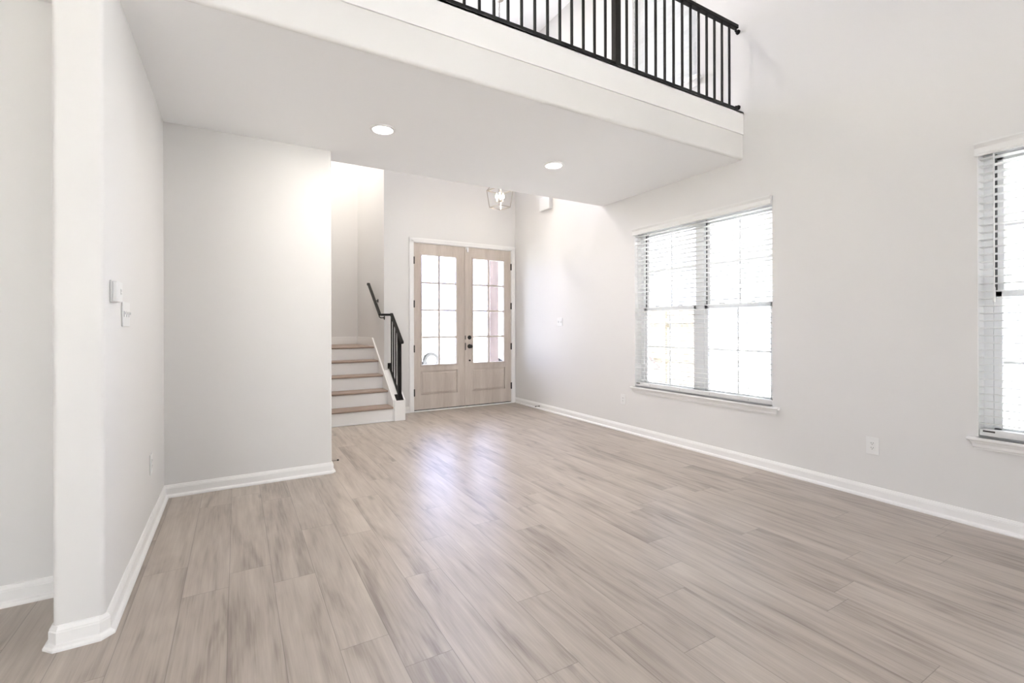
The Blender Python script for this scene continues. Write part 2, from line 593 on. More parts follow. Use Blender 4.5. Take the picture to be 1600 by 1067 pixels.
# ------------------------------------------------------------------ ceilings
struct(MB().box(XE, XO, YK - 0.17, YS + 0.16, ZT, ZT + 0.15).build('ceiling_high', M['ceil']), 'high ceiling over the room, loft and foyer', 'ceiling')
struct(MB().box(XL, XR, YB + 0.032, YC, ZC, 3.0).build('ceiling_low', M['ceil']), 'flat white ceiling under the loft', 'ceiling')
struct(MB().box(XE, XC, YC, YS, ZC, 3.0).build('ceiling_stair_side', M['ceil']), 'loft floor beside the stairs, out of view', 'ceiling')
struct(MB().box(XK, XE, YK, YH + 0.12, ZC, ZC + 0.2).build('ceiling_hall', M['ceil']), 'hall ceiling at the top left corner', 'ceiling')
# balcony beam with rounded bottom edge, trim band and cap
ZB1, ZBT = 2.9195, 3.10
prof = []
r = 0.022
yb = YB + 0.010
for k in range(7):
    t = k / 6 * math.pi / 2
    prof.append((yb + r - r * math.cos(t), ZC + r - r * math.sin(t)))
prof += [(yb + r, 3.0), (YB + 0.12, 3.0), (YB + 0.12, ZBT), (yb, ZBT)]
struct(MB().prism(prof, 'X', XL, XR).build('wall_balcony', M['wall'], smooth=True), 'white balcony front above the low ceiling', 'wall')
struct(MB().box(XL, XR - 0.004, YB, yb, ZB1, ZBT + 0.018, 0.002).box(XL, XR - 0.004, YB, YB + 0.135, ZBT, ZBT + 0.018, 0.002).build('trim_1', M['trim']),
       'white trim board and cap along the balcony edge under the black railing', 'trim')

# ------------------------------------------------------------------ baseboards
BASE = [(0, 0), (0.030, 0), (0.030, 0.008), (0.026, 0.016), (0.016, 0.021), (0.0145, 0.024), (0.0145, 0.064),
        (0.0125, 0.068), (0.0125, 0.072), (0.009, 0.078), (0.006, 0.086), (0, 0.088)]
def base(path, side, name, label):
    o = MB().sweep(path, BASE, side).build(name, M['trim'])
    return struct(o, label, 'baseboard')
base([(XR, YF), (XR, YK)], -1, 'baseboard_right', 'white baseboard along the right wall')
base([(XE, YH), (XE, YE + 0.02), (XE + 0.02, YE), (XL - 0.02, YE), (XL, YE + 0.02), (XL, YW), (XC - 0.012, YW), (XC, YW + 0.012), (XC, 6.02)], -1, 'baseboard_left',
     'white baseboard wrapping the left wall end and the plain wall across')
base([(XK, YH), (XE, YH)], -1, 'baseboard_hall', 'white baseboard along the shaded hall wall')
base([(XS + 0.145, YF), (DX0 - 0.062, YF)], -1, 'baseboard_front', 'short white baseboard between the stair curb and the door casing')

# ------------------------------------------------------------------ front door
def door_trim():
    w = 0.064
    mb = MB()
    for (x0, x1) in ((DX0 - w, DX0), (DX1, DX1 + w)):
        mb.box(x0, x1, YF - 0.017, YF, 0, DZ + w, 0.003)
        mb.box(x0 + 0.006 if x0 < 3 else x0 + 0.030, x0 + 0.034 if x0 < 3 else x1 - 0.006, YF - 0.021, YF - 0.015, 0, DZ + w - 0.02, 0.002)
    mb.box(DX0 - w, DX1 + w, YF - 0.017, YF, DZ, DZ + w, 0.003)
    mb.box(DX0 - w, DX1 + w, YF - 0.021, YF - 0.015, DZ + 0.03, DZ + w - 0.006, 0.002)
    # jambs and head inside the opening
    mb.box(DX0 - 0.001, DX0 + 0.008, YF - 0.003, YF + 0.163, 0, DZ)
    mb.box(DX1 - 0.008, DX1 + 0.001, YF - 0.003, YF + 0.163, 0, DZ)
    mb.box(DX0, DX1, YF - 0.003, YF + 0.163, DZ - 0.006, DZ + 0.001)
    struct(mb.build('trim_2', M['trim']), 'white casing around the double front door', 'trim')
    struct(MB().box(DX0 + 0.008, DX1 - 0.008, YF - 0.03, YF + 0.14, 0.0005, 0.016, 0.004).build('trim_3', M['trim']), 'pale threshold strip under the front doors', 'trim')
door_trim()

def door_leaf(name, x0, x1, gx0, gx1, px0, px1, hinge_x, label):
    """leaf between x0..x1; glass gx0..gx1; raised panel px0..px1"""
    ya, ybk = YF, YF + 0.045
    gz0, gz1 = 0.674, 2.264
    pz0, pz1 = 0.240, 0.580
    root = empty(name, ((x0 + x1) / 2, YF, 0.03))
    struct(root, label, 'door')
    mb = MB()
    wall_with_holes(mb, 'Y', ya, ybk, x0, x1, 0.028, DZ - 0.008, [(gx0 - 0.022, gx1 + 0.022, gz0 - 0.022, gz1 + 0.022), (px0, px1, pz0, pz1)])
    mb.build('leaf', M['door'], root)
    # raised panel in its groove
    pm = MB()
    pm.box(px0, px1, ya + 0.022, ybk - 0.010, pz0, pz1)
    pm.box(px0 + 0.006, px1 - 0.006, ya + 0.0118, ya + 0.022, pz0 + 0.006, pz1 - 0.006)
    g = 0.012
    c = 0.034
    A = [(px0 + g, pz0 + g), (px1 - g, pz0 + g), (px1 - g, pz1 - g), (px0 + g, pz1 - g)]
    Bq = [(px0 + c, pz0 + c), (px1 - c, pz0 + c), (px1 - c, pz1 - c), (px0 + c, pz1 - c)]
    va = [pm.bm.verts.new((p[0], ya + 0.0115, p[1])) for p in A]
    vb = [pm.bm.verts.new((p[0], ya + 0.002, p[1])) for p in Bq]
    for i in range(4):
        pm.bm.faces.new((va[i], va[(i + 1) % 4], vb[(i + 1) % 4], vb[i]))
    pm.bm.faces.new(vb)
    pm.build('panel', M['door'], root)
    # glazing bead frame and muntins
    fm = MB()
    b0, b1, d0, d1 = gx0 - 0.024, gx1 + 0.024, gz0 - 0.024, gz1 + 0.024
    for q in ((b0, gx0, d0, d1), (gx1, b1, d0, d1), (gx0 - .001, gx1 + .001, d0, gz0), (gx0 - .001, gx1 + .001, gz1, d1)):
        fm.box(q[0], q[1], ya - 0.009, ybk + 0.009, q[2], q[3], 0.003)
    fm.build('glazing_bead', M['door'], root)
    mm = MB()
    cx = (gx0 + gx1) / 2
    mm.box(cx - 0.012, cx + 0.012, ya + 0.002, ybk - 0.002, gz0, gz1, 0.003)
    for k in (1, 2, 3):
        z = gz0 + (gz1 - gz0) * k / 4
        mm.box(gx0, gx1, ya + 0.0025, ybk - 0.0025, z - 0.012, z + 0.012, 0.003)
    mm.build('muntin_grid', M['door'], root)
    MB().box(gx0 - 0.005, gx1 + 0.005, ya + 0.020, ya + 0.025, gz0 - 0.005, gz1 + 0.005).build('glass', M['glass_door'], root)
    MB().box(x0 + 0.004, x1 - 0.004, ya + 0.004, ybk - 0.004, 0.017, 0.030).build('door_sweep', M['rubber'], root)
    for z in (0.278, 0.909, 1.553, 2.180):
        h = MB().tube([(hinge_x, ya - 0.008, z - 0.052), (hinge_x, ya - 0.008, z + 0.052)], 0.0085, 10)
        h.box(hinge_x - 0.012, hinge_x + 0.012, ya - 0.004, ya + 0.001, z - 0.05, z + 0.05)
        h.build('hinge', M['bronze'], root)
    return root
d1 = door_leaf('door_1', DX0 + 0.009, 2.997, 2.314, 2.853, 2.295, 2.867, DX0 + 0.010, 'left leaf of the greige front door with the vehicle wheel behind its glass')
d2 = door_leaf('door_2', 3.003, DX1 - 0.009, 3.136, 3.672, 3.117, 3.691, DX1 - 0.006, 'right leaf of the greige front door with dark knob and deadbolt')
MB().box(2.985, 3.012, YF - 0.010, YF - 0.0005, 0.03, DZ - 0.01, 0.003).build('astragal', M['door'], d1)
def rosette(parent, name, x, z, r, dep, knob=False):
    mt = Matrix.Translation((x, YF, z)) @ Matrix.Rotation(math.pi / 2, 4, 'X')
    prof = [(0, 0), (r, 0), (r, 0.006), (r * 0.85, 0.011), (0.014, 0.012)]
    if knob:
        prof += [(0.012, 0.016), (0.012, 0.030), (0.022, 0.036), (0.028, 0.048), (0.026, 0.060), (0.014, 0.066), (0, 0.067)]
    else:
        prof += [(0.014, dep), (0.010, dep + 0.003), (0, dep + 0.003)]
    MB().lathe(prof, 24, mt).build(name, M['bronze'], parent, smooth=True)
rosette(d2, 'knob', 3.070, 0.925, 0.033, 0.0, True)
rosette(d2, 'deadbolt', 3.070, 1.060, 0.031, 0.022)
rosette(d2, 'small_bolt', 3.070, 0.710, 0.012, 0.014)
MB().box(2.990, 3.003, YF - 0.0125, YF - 0.0095, 0.87, 0.98).box(2.990, 3.003, YF - 0.0125, YF - 0.0095, 1.03, 1.09).build('strike_plate', M['bronze'], d1)
s = empty('door_sensor', (3.03, YF, 2.36))
tag(s, 'small white contact sensor at the top where the front doors meet', 'door sensor')
MB().box(3.026, 3.050, YF - 0.022, YF - 0.0005, 2.360, 2.432, 0.003).build('sensor_body', M['plate'], s)
MB().box(3.002, 3.020, YF - 0.024, YF - 0.0105, 2.398, 2.432, 0.003).build('magnet', M['plate'], s)

# ------------------------------------------------------------------ windows
def casement_window(name, axis_x, y0, y1, z0, z1, label, twin=True, sill=True):
    """double-hung vinyl window set 0.1 m behind the wall face"""
    root = empty(name, (axis_x + 0.1, (y0 + y1) / 2, z0))
    struct(root, label, 'window')
    xf = axis_x + 0.100
    n = 2 if twin else 1
    fr = MB()
    fw = 0.045
    fr.box(xf, xf + 0.07, y0, y1, z0, z0 + 0.018).box(xf, xf + 0.07, y0, y1, z1 - fw, z1)
    fr.box(xf, xf + 0.07, y0, y0 + fw, z0, z1).box(xf, xf + 0.07, y1 - fw, y1, z0, z1)
    if twin:
        ym = (y0 + y1) / 2
        fr.box(xf, xf + 0.07, ym - 0.047, ym + 0.047, z0, z1)
    fr.build('window_frame', M['vinyl'], root)
    if sill:
        jl = MB()
        jl.box(axis_x + 0.001, xf, y0 - 0.0005, y0 + 0.003, z0, z1).box(axis_x + 0.001, xf, y1 - 0.003, y1 + 0.0005, z0, z1)
        jl.box(axis_x + 0.001, xf, y0, y1, z1 - 0.003, z1 + 0.0005)
        jl.build('added_reveal_liner', M['trim'], root)  # white lining added to lighten the window reveals
    zm = z0 + (z1 - z0) * 0.492
    w = (y1 - y0) / n
    for k in range(n):
        a, b = y0 + k * w + fw, y0 + (k + 1) * w - fw
        for (nm, sx, s0, s1) in (('upper_sash', xf + 0.040, zm - 0.02, z1 - fw), ('lower_sash', xf + 0.008, z0 + 0.012, zm + 0.02)):
            st, x2 = 0.038, sx + 0.028
            sb = MB()
            sb.box(sx, x2, a, a + st, s0, s1, 0.003).box(sx, x2, b - st, b, s0, s1, 0.003)
            sb.box(sx, x2, a, b, s0, s0 + 0.042, 0.003).box(sx, x2, a, b, s1 - 0.042, s1, 0.003)
            so = sb.build(nm, M['vinyl'], root)
            mu = MB()
            cy, cz = (a + b) / 2, (s0 + s1) / 2
            mu.box(sx + 0.012, sx + 0.018, cy - 0.008, cy + 0.008, s0 + 0.04, s1 - 0.04)
            mu.box(sx + 0.0118, sx + 0.0182, a + st, b - st, cz - 0.008, cz + 0.008)
            mu.build('muntin_grid', M['vinyl'], so)
            MB().box(sx + 0.0135, sx + 0.0165, a + st - .004, b - st + .004, s0 + 0.038, s1 - 0.038).build('glass', M['glass_dimming' if sill else 'glass_door'], so)
            if nm == 'lower_sash':
                for q in (0.28, 0.72):
                    yy = a + (b - a) * q
                    MB().box(sx - 0.012, sx + 0.004, yy - 0.028, yy + 0.028, s1, s1 + 0.012, 0.003).build('sash_lock', M['vinyl'], so)
        gk = MB()
        gk.box(xf + 0.034, xf + 0.0395, a, a + 0.010, z0 + .03, z1 - fw).box(xf + 0.034, xf + 0.0395, b - 0.010, b, z0 + .03, z1 - fw)
        gk.build('gasket', M['gasket'], root)
    if sill:
        st = MB().box(axis_x - 0.038, xf + 0.01, y0 - 0.0, y1 + 0.0, z0 - 0.004, z0 + 0.001)
        prof = [(axis_x + 0.0, z0 - 0.022), (axis_x - 0.030, z0 - 0.022), (axis_x - 0.038, z0 - 0.016), (axis_x - 0.038, z0 - 0.005), (axis_x - 0.032, z0 + 0.001), (axis_x + 0.0, z0 + 0.001)]
        A = [st.bm.verts.new((p[0], y0 - 0.062, p[1])) for p in prof]
        B = [st.bm.verts.new((p[0], y1 + 0.042, p[1])) for p in prof]
        st.bm.faces.new(A); st.bm.faces.new(B[::-1])
        for i in range(len(prof)):
            j = (i + 1) % len(prof)
            st.bm.faces.new((A[i], B[i], B[j], A[j]))
        st.build('window_sill', M['trim'], root)
        ap = [(axis_x, z0 - 0.022), (axis_x - 0.026, z0 - 0.022), (axis_x - 0.024, z0 - 0.030), (axis_x - 0.017, z0 - 0.042), (axis_x - 0.015, z0 - 0.058), (axis_x - 0.009, z0 - 0.066), (axis_x - 0.009, z0 - 0.072), (axis_x, z0 - 0.072)]
        aprn = MB()
        A = [aprn.bm.verts.new((p[0], y0 - 0.050 + (0.026 + p[0] - axis_x) * 0.9, p[1])) for p in ap]
        B = [aprn.bm.verts.new((p[0], y1 + 0.030 - (0.026 + p[0] - axis_x) * 0.9, p[1])) for p in ap]
        aprn.bm.faces.new(A); aprn.bm.faces.new(B[::-1])
        for i in range(len(ap)):
            j = (i + 1) % len(ap)
            aprn.bm.faces.new((A[i], B[i], B[j], A[j]))
        aprn.build('apron', M['trim'], root)
    return root
casement_window('window_1', XR, *WINS[0], WZ0, WZ1, 'twin white window in the middle of the right wall behind a white blind')
casement_window('window_2', XR, *WINS[1], WZ0, WZ1, 'twin white window cut by the right edge of the picture')
casement_window('window_3', XR, UPWIN[0], UPWIN[1], UPWIN[2], UPWIN[3], 'upstairs window seen between the black balcony balusters', twin=False)

def blind(y0, y1, z0, z1, label, valance=True, wand_px=None, wand_z=None, tilt=0.06):
    root = empty('window_blind', (XR + 0.04, (y0 + y1) / 2, z0))
    tag(root, label, 'blind', 'white faux wood blinds')
    xa, xb = XR + 0.004, XR + 0.056
    g = 0.006
    MB().box(xa, xb, y0 + g, y1 - g, z1 - 0.045, z1 - 0.003).build('headrail', M['blind'], root)
    if valance:
        v = MB()
        pr = [(XR - 0.010, z1 - 0.072), (XR - 0.030, z1 - 0.072), (XR - 0.034, z1 - 0.066), (XR - 0.028, z1 - 0.056), (XR - 0.028, z1 - 0.026), (XR - 0.036, z1 - 0.012), (XR - 0.040, z1 - 0.004), (XR - 0.040, z1 + 0.004), (XR - 0.001, z1 + 0.004), (XR - 0.001, z1 - 0.004), (XR - 0.010, z1 - 0.006)]
        v.prism(pr, 'Y', y0 - 0.002, y1 + 0.004)
        v.build('valance', M['blind'], root)
    sl = MB()
    pitch = 0.0445
    z = z1 - 0.085
    zb = z0 + 0.062
    tops = []
    while z > zb:
        zc = z
        c, s_ = math.cos(tilt), math.sin(tilt)
        xm = (xa + xb) / 2
        hw = 0.025
        pts = []
        for t in (-1, -0.5, 0, 0.5, 1):
            pts.append((xm + hw * t * c, zc - hw * t * s_ + 0.0018 * (1 - t * t)))
        lo = [(p[0], p[1] - 0.0036) for p in reversed(pts)]
        sl.prism(pts + lo, 'Y', y0 + g, y1 - g)
        tops.append(z)
        z -= pitch
    sl.build('slats', M['slat'], root, smooth=False)
    rl = MB().box(xa + 0.001, xb - 0.001, y0 + g, y1 - g, z0 + 0.010, z0 + 0.050, 0.004)
    ro = rl.build('bottom_rail', M['blind'], root)
    MB().box(xa - 0.0008, xa + 0.0012, y1 - 0.075, y1 - 0.022, z0 + 0.034, z0 + 0.044).build('printed_tag', M['tag'], ro)
    ycs = [y0 + (y1 - y0) * q for q in (0.14, 0.39, 0.61, 0.86)] if (y1 - y0) > 1.2 else [y0 + (y1 - y0) * q for q in (0.18, 0.82)]
    for q in ycs:
        b = MB().tube([(xa - 0.0005, q, z0 + 0.04), (xa - 0.0005, q, z1 - 0.04)], 0.0009, 5)
        b.tube([(xb + 0.0005, q, z0 + 0.04), (xb + 0.0005, q, z1 - 0.04)], 0.0009, 5)
        b.build('ladder_cord', M['blind'], root)
        MB().lathe([(0, 0), (0.005, 0), (0.004, 0.002), (0, 0.0025)], 10, Matrix.Translation((xa + 0.001, q, z0 + 0.030)) @ Matrix.Rotation(-math.pi / 2, 4, 'Y')).build('cord_button', M['mark'], ro)
    if wand_px:
        xw = XR - 0.006
        yw = u_at_x(wand_px, xw)
        MB().tube([(xw, yw, z1 - 0.06), (xw, yw, wand_z + 0.09), (xw, yw, wand_z + 0.085), (xw, yw, wand_z)], [0.0035, 0.0035, 0.0065, 0.0065], 8).build('tilt_wand', M['blind'], root)
    return root
blind(WINS[0][0], WINS[0][1], WZ0, WZ1, 'white slatted blind over the twin window in the middle of the right wall', wand_px=997, wand_z=1.34)
blind(WINS[1][0], WINS[1][1], WZ0, WZ1, 'white slatted blind cut by the right picture edge, long tilt wand at its left', wand_px=1553.5, wand_z=1.36)
blind(UPWIN[0], UPWIN[1], UPWIN[2], UPWIN[3], 'white slatted blind on the upstairs window behind the balcony balusters', tilt=0.5)
struct(MB().box(XR - 0.02, XR + 0.1, UPWIN[0] - 0.03, UPWIN[1] + 0.03, UPWIN[2] - 0.02, UPWIN[2] + 0.002, 0.003).box(XR - 0.012, XR - 0.0005, UPWIN[0] - 0.02, UPWIN[1] + 0.02, UPWIN[2] - 0.075, UPWIN[2] - 0.02, 0.003).build('trim_4', M['trim']), 'white sill of the upstairs window', 'trim')

def plain_window(name, axis, at, a0, a1, z0, z1, na, nz, label):
    """fixed multi-light window out of view that lets the daylight in"""
    root = empty(name, (at, (a0 + a1) / 2, z0) if axis == 'X' else ((a0 + a1) / 2, at, z0))
    struct(root, label, 'window')
    mb = MB()
    def bar(p0, p1, q0, q1):
        if axis == 'Y': mb.box(p0, p1, at - 0.03, at + 0.03, q0, q1)
        else: mb.box(at - 0.03, at + 0.03, p0, p1, q0, q1)
    for k in range(na + 1):
        c = a0 + (a1 - a0) * k / na
        bar(max(a0, c - 0.03), min(a1, c + 0.03), z0, z1)
    for k in range(nz + 1):
        c = z0 + (z1 - z0) * k / nz
        bar(a0, a1, max(z0, c - 0.03), min(z1, c + 0.03))
    mb.build('window_frame', M['vinyl'], root)
    g = MB()
    if axis == 'Y': g.box(a0, a1, at - 0.003, at + 0.003, z0, z1)
    else: g.box(at - 0.003, at + 0.003, a0, a1, z0, z1)
    g.build('glass', M['glass'], root)
plain_window('window_4', 'Y', YF + 0.10, *FWIN, 2, 2, 'upper foyer window over the front door, hidden by the loft')
plain_window('window_5', 'Y', YK - 0.10, *RW1, 3, 2, 'unseen window added behind the camera for fill daylight')
plain_window('window_6', 'Y', YK - 0.10, *RW2, 2, 1, 'rear window of the side room behind the camera')
plain_window('window_7', 'X', XR + 0.10, *REAR_SIDE, 2, 2, 'unseen right wall window added behind the camera for daylight')
plain_window('window_8', 'X', XR + 0.10, *UP_A, 2, 1, 'unseen upper right wall window added for daylight, above the picture')
plain_window('window_10', 'X', XK - 0.06, *LW, 3, 1, 'side room window added on the far left for sun bounce, out of view')
portal('portal_far_left', (XK - 0.15, (LW[0] + LW[1]) / 2, (LW[2] + LW[3]) / 2), (LW[3] - LW[2], LW[1] - LW[0]), (1, 0, 0))
portal('portal_rear', ((RW1[0] + RW1[1]) / 2, YK - 0.2, (RW1[2] + RW1[3]) / 2), (RW1[1] - RW1[0], RW1[3] - RW1[2]), (0, 1, 0))
portal('portal_side_room', ((RW2[0] + RW2[1]) / 2, YK - 0.2, (RW2[2] + RW2[3]) / 2), (RW2[1] - RW2[0], RW2[3] - RW2[2]), (0, 1, 0))
portal('portal_foyer', ((FWIN[0] + FWIN[1]) / 2, YF + 0.2, (FWIN[2] + FWIN[3]) / 2), (FWIN[1] - FWIN[0], FWIN[3] - FWIN[2]), (0, -1, 0))
portal('portal_door', ((DX0 + DX1) / 2, YF + 0.2, 1.47), (1.5, 1.7), (0, -1, 0))
for nm, (a, b, z0, z1) in (('portal_window', (*WINS[0], WZ0, WZ1)), ('portal_window_b', (*WINS[1], WZ0, WZ1)), ('portal_window_c', UPWIN), ('portal_window_d', REAR_SIDE), ('portal_window_e', UP_A)):
    portal(nm, (XO + 0.03, (a + b) / 2, (z0 + z1) / 2), (z1 - z0, b - a), (-1, 0, 0))

# ------------------------------------------------------------------ staircase
RISE, RUN, YR1 = 0.1875, 0.245, 6.05
XST = XS - 0.018
XSA, XSB = XC + 0.004, XST - 0.0005
stairs = empty('staircase', ((XC + XST) / 2, YR1, 0))
tag(stairs, 'lower flight of stairs with oak treads and white risers beside the front door', 'stairs')
for k in range(5):
    y = YR1 + k * RUN
    z = RISE * (k + 1)
    MB().box(XSA, XSB, y, y + 0.018, RISE * k + (0.0005 if k == 0 else 0.0), z - 0.026).build('riser', M['trim'], stairs)
    yb2 = y + RUN + 0.004 if k < 4 else YS - 0.018
    pr = [(y - 0.028 + 0.013 - 0.013 * math.cos(t), z - 0.013 + 0.013 * math.sin(t)) for t in [math.pi * (-0.5 + q / 6) for q in range(7)]]
    pr = [(y - 0.015 - 0.013 * math.cos(t), z - 0.013 + 0.013 * math.sin(t)) for t in [math.pi * (-0.5 + q / 6) for q in range(7)]]
    MB().prism(pr + [(yb2, z), (yb2, z - 0.026)], 'X', XSA, XSB).build('tread' if k < 4 else 'landing', M['tread'], stairs)
SL = RISE / RUN
def zcurb(y): return 0.258 + SL * (y - 6.03) * 0.985
# knee wall with cap-less sloping top, in front of the wall end
kx0, kx1 = XS + 0.001, XS + 0.144
struct(MB().prism([(6.03, 0.0005), (YF - 0.001, 0.0005), (YF - 0.001, zcurb(YF)), (6.03 + 0.06, zcurb(6.09)), (6.03, zcurb(6.09) - 0.035)], 'X', kx0, kx1).build('wall_stair_curb', M['trim']), 'low white sloping curb wall under the stair railing', 'wall')
# skirt board up the wall, then level around the landing
zt = RISE * 5
struct(MB().prism([(6.045, 0.0005), (7.05, 0.0005), (YS - 0.001, 0.5), (YS - 0.001, zt + 0.125), (7.13, zt + 0.125), (6.045, zcurb(6.045) + 0.002)], 'X', XST, XS).build('trim_5', M['trim']), 'white skirt board rising along the stair side wall', 'trim')
struct(MB().box(XC, XST, YS - 0.016, YS - 0.0005, zt, zt + 0.125, 0.003).build('trim_6', M['trim']), 'white baseboard behind the stair landing', 'trim')
MB().box(XSA, XSB, YR1 - 0.012, YR1, 0.0005, 0.022, 0.003).build('shoe_mould', M['trim'], stairs)

# ------------------------------------------------------------------ stair railing
XP = XS + 0.074
YP = 6.060
def zrail(y): return 1.392 - 0.790 * (6.41 - y)
def zlow(y): return 0.372 + 0.790 * (y - 6.15) + 0.01
rail = empty('stair_railing', (XP, YP, zcurb(YP)))
tag(rail, 'black metal stair railing with square newel post on the white curb', 'railing')
XW = XS - 0.072
MB().obox((XP, 5.955, zrail(5.955)), (XP, 6.425, zrail(6.425)), 0.040, 0.030, bev=0.004).build('handrail', M['black'], rail)
MB().obox((XP + 0.016, 6.425, 1.392), (XW - 0.016, 6.475, 1.392), 0.034, 0.030, bev=0.004).build('level_rail', M['black'], rail)
wr = MB().obox((XW, 6.470, 1.392), (XW, 7.100, 1.392 + 0.63 * 0.745), 0.036, 0.032, bev=0.005)
wr.build('wall_rail', M['black'], rail)
MB().lathe([(0, -0.022), (0.018, -0.02), (0.022, 0), (0.018, 0.02), (0, 0.022)], 16, Matrix.Translation((XW, 7.11, 1.392 + 0.645 * 0.745 - 0.012)) @ Matrix.Rotation(math.pi / 2, 4, 'Y')).build('rail_end', M['black'], rail, smooth=True)
MB().lathe([(0, -0.023), (0.018, -0.021), (0.022, 0), (0.018, 0.021), (0, 0.023)], 16, Matrix.Translation((XP, 5.953, zrail(5.953) - 0.006)) @ Matrix.Rotation(math.pi / 2, 4, 'Y')).build('rail_end', M['black'], rail, smooth=True)
for y in (6.50, 6.84):
    z = 1.392 + (y - 6.47) * 0.745
    b = MB().tube([(XW, y, z - 0.01), (XW, y, z - 0.05), (XW + 0.02, y, z - 0.065), (XS - 0.004, y, z - 0.065)], 0.0075, 8)
    b.lathe([(0, 0), (0.028, 0), (0.026, 0.006), (0, 0.010)], 16, Matrix.Translation((XS - 0.0005, y, z - 0.065)) @ Matrix.Rotation(-math.pi / 2, 4, 'Y'))
    b.build('wall_bracket', M['black'], rail, smooth=True)
MB().box(XP - 0.0225, XP + 0.0225, YP - 0.0225, YP + 0.0225, zcurb(YP) - 0.005, zrail(YP) - 0.01, 0.003).build('newel_post', M['black'], rail)
tp = math.atan(SL)
mt = Matrix.Translation((XP, YP + 0.02, zcurb(YP + 0.02) + 0.006)) @ Matrix.Rotation(tp, 4, 'X')
MB().box(-0.05, 0.05, -0.062, 0.05, -0.005, 0.005, 0.002, 2, mt).build('base_plate', M['black'], rail)
MB().obox((XP, YP + 0.02, zlow(YP + 0.02)), (XP, YF - 0.006, zlow(YF - 0.006)), 0.026, 0.024, bev=0.003).build('bottom_rail', M['black'], rail)
MB().box(XP - 0.028, XP + 0.028, YF - 0.009, YF - 0.0005, zlow(YF) - 0.030, zlow(YF) + 0.050, 0.002).tube([(XP, YF - 0.02, zlow(YF) + 0.03), (XP, YF - 0.009, zlow(YF) + 0.03)], 0.008, 8).build('wall_flange', M['black'], rail)
for y in (6.424, 6.328, 6.225, 6.128):
    MB().box(XP - 0.0075, XP + 0.0075, y - 0.0075, y + 0.0075, zlow(y), zrail(y)).build('baluster', M['black'], rail)

# ------------------------------------------------------------------ balcony railing
YRL = 2.60
ZR0, ZR1 = 3.143, 3.905
bal = empty('balcony_railing', ((XL + XR) / 2, YRL, ZBT + 0.018))
tag(bal, 'black metal balcony railing with thin vertical balusters along the loft edge', 'railing')
x0 = XL + 0.03
MB().box(x0, XR - 0.028, YRL - 0.0135, YRL + 0.0135, ZR0, ZR0 + 0.027, 0.003).build('bottom_rail', M['black'], bal)
MB().box(x0, XR - 0.025, YRL - 0.022, YRL + 0.022, ZR1 - 0.032, ZR1, 0.004).build('top_rail', M['black'], bal)
posts = [2.425, 0.40]
for x in posts:
    MB().box(x - 0.025, x + 0.025, YRL - 0.025, YRL + 0.025, ZBT + 0.0185, ZR1 - 0.01, 0.003).build('newel_post', M['black'], bal)
xb = [3.757 - 0.1022 * k for k in range(0, 13)]
xb += [2.320 - 0.1022 * k for k in range(0, 18)] + [0.48 - 0.18 - 0.1022 * k for k in range(0, 7)]
for x in xb:
    if abs(x - 0.40) < 0.04: continue
    MB().box(x - 0.0075, x + 0.0075, YRL - 0.0075, YRL + 0.0075, ZR0 + 0.02, ZR1 - 0.02).build('baluster', M['black'], bal)
for z in (ZR1 - 0.05, ZR0 + 0.036):
    up = z > 3.5
    b = MB()
    b.tube([(XR - 0.040, YRL, ZR1 - 0.02 if up else ZR0 + 0.012), (XR - 0.036, YRL, z), (XR - 0.010, YRL, z)], 0.011, 10)
    b.lathe([(0, 0), (0.021, 0), (0.020, 0.012), (0, 0.014)], 14, Matrix.Translation((XR - 0.0005, YRL, z)) @ Matrix.Rotation(-math.pi / 2, 4, 'Y'))
    b.build('wall_bracket', M['black'], bal)

# ------------------------------------------------------------------ ceiling lights
def can_light(x, y, z, label, r=0.095, watts=0):
    root = empty('recessed_light', (x, y, z))
    tag(root, label, 'ceiling light', 'recessed ceiling lights')
    mt = Matrix.Translation((x, y, z))
    MB().lathe([(r * 0.74, -0.004), (r * 0.78, -0.011), (r * 0.93, -0.012), (r, -0.006), (r, -0.0005), (r * 0.74, -0.0005)], 40, mt).build('trim_ring', M['trim'], root, smooth=True)
    MB().lathe([(0, -0.007), (r * 0.5, -0.007), (r * 0.76, -0.005), (r * 0.76, -0.0025), (0, -0.0025)], 40, mt).build('lens', M['lens'], root, smooth=True)
    if watts:
        d = bpy.data.lights.new('lamp', 'AREA')
        d.shape = 'DISK'; d.size = r * 1.4; d.energy = watts; d.color = (1.0, 0.93, 0.84)
        lo = bpy.data.objects.new('lamp', d); C.objects.link(lo)
        lo.parent = root; lo.location = (0, 0, -0.012)
    return root
can_light(0.947, 3.515, ZC, 'lit recessed light on the low ceiling above the plain white wall', watts=6.5)
can_light(2.508, 3.512, ZC, 'lit recessed light on the low ceiling toward the right window', watts=6.5)
can_light(2.60, 3.70, ZT, 'lit recessed light in the loft ceiling, above the picture', 0.12, 9)
can_light(0.95, 6.85, ZT, 'unseen recessed light added to brighten the stairs, above the picture', 0.12, 50)  # added lamp, lifts the light level in the stairwell

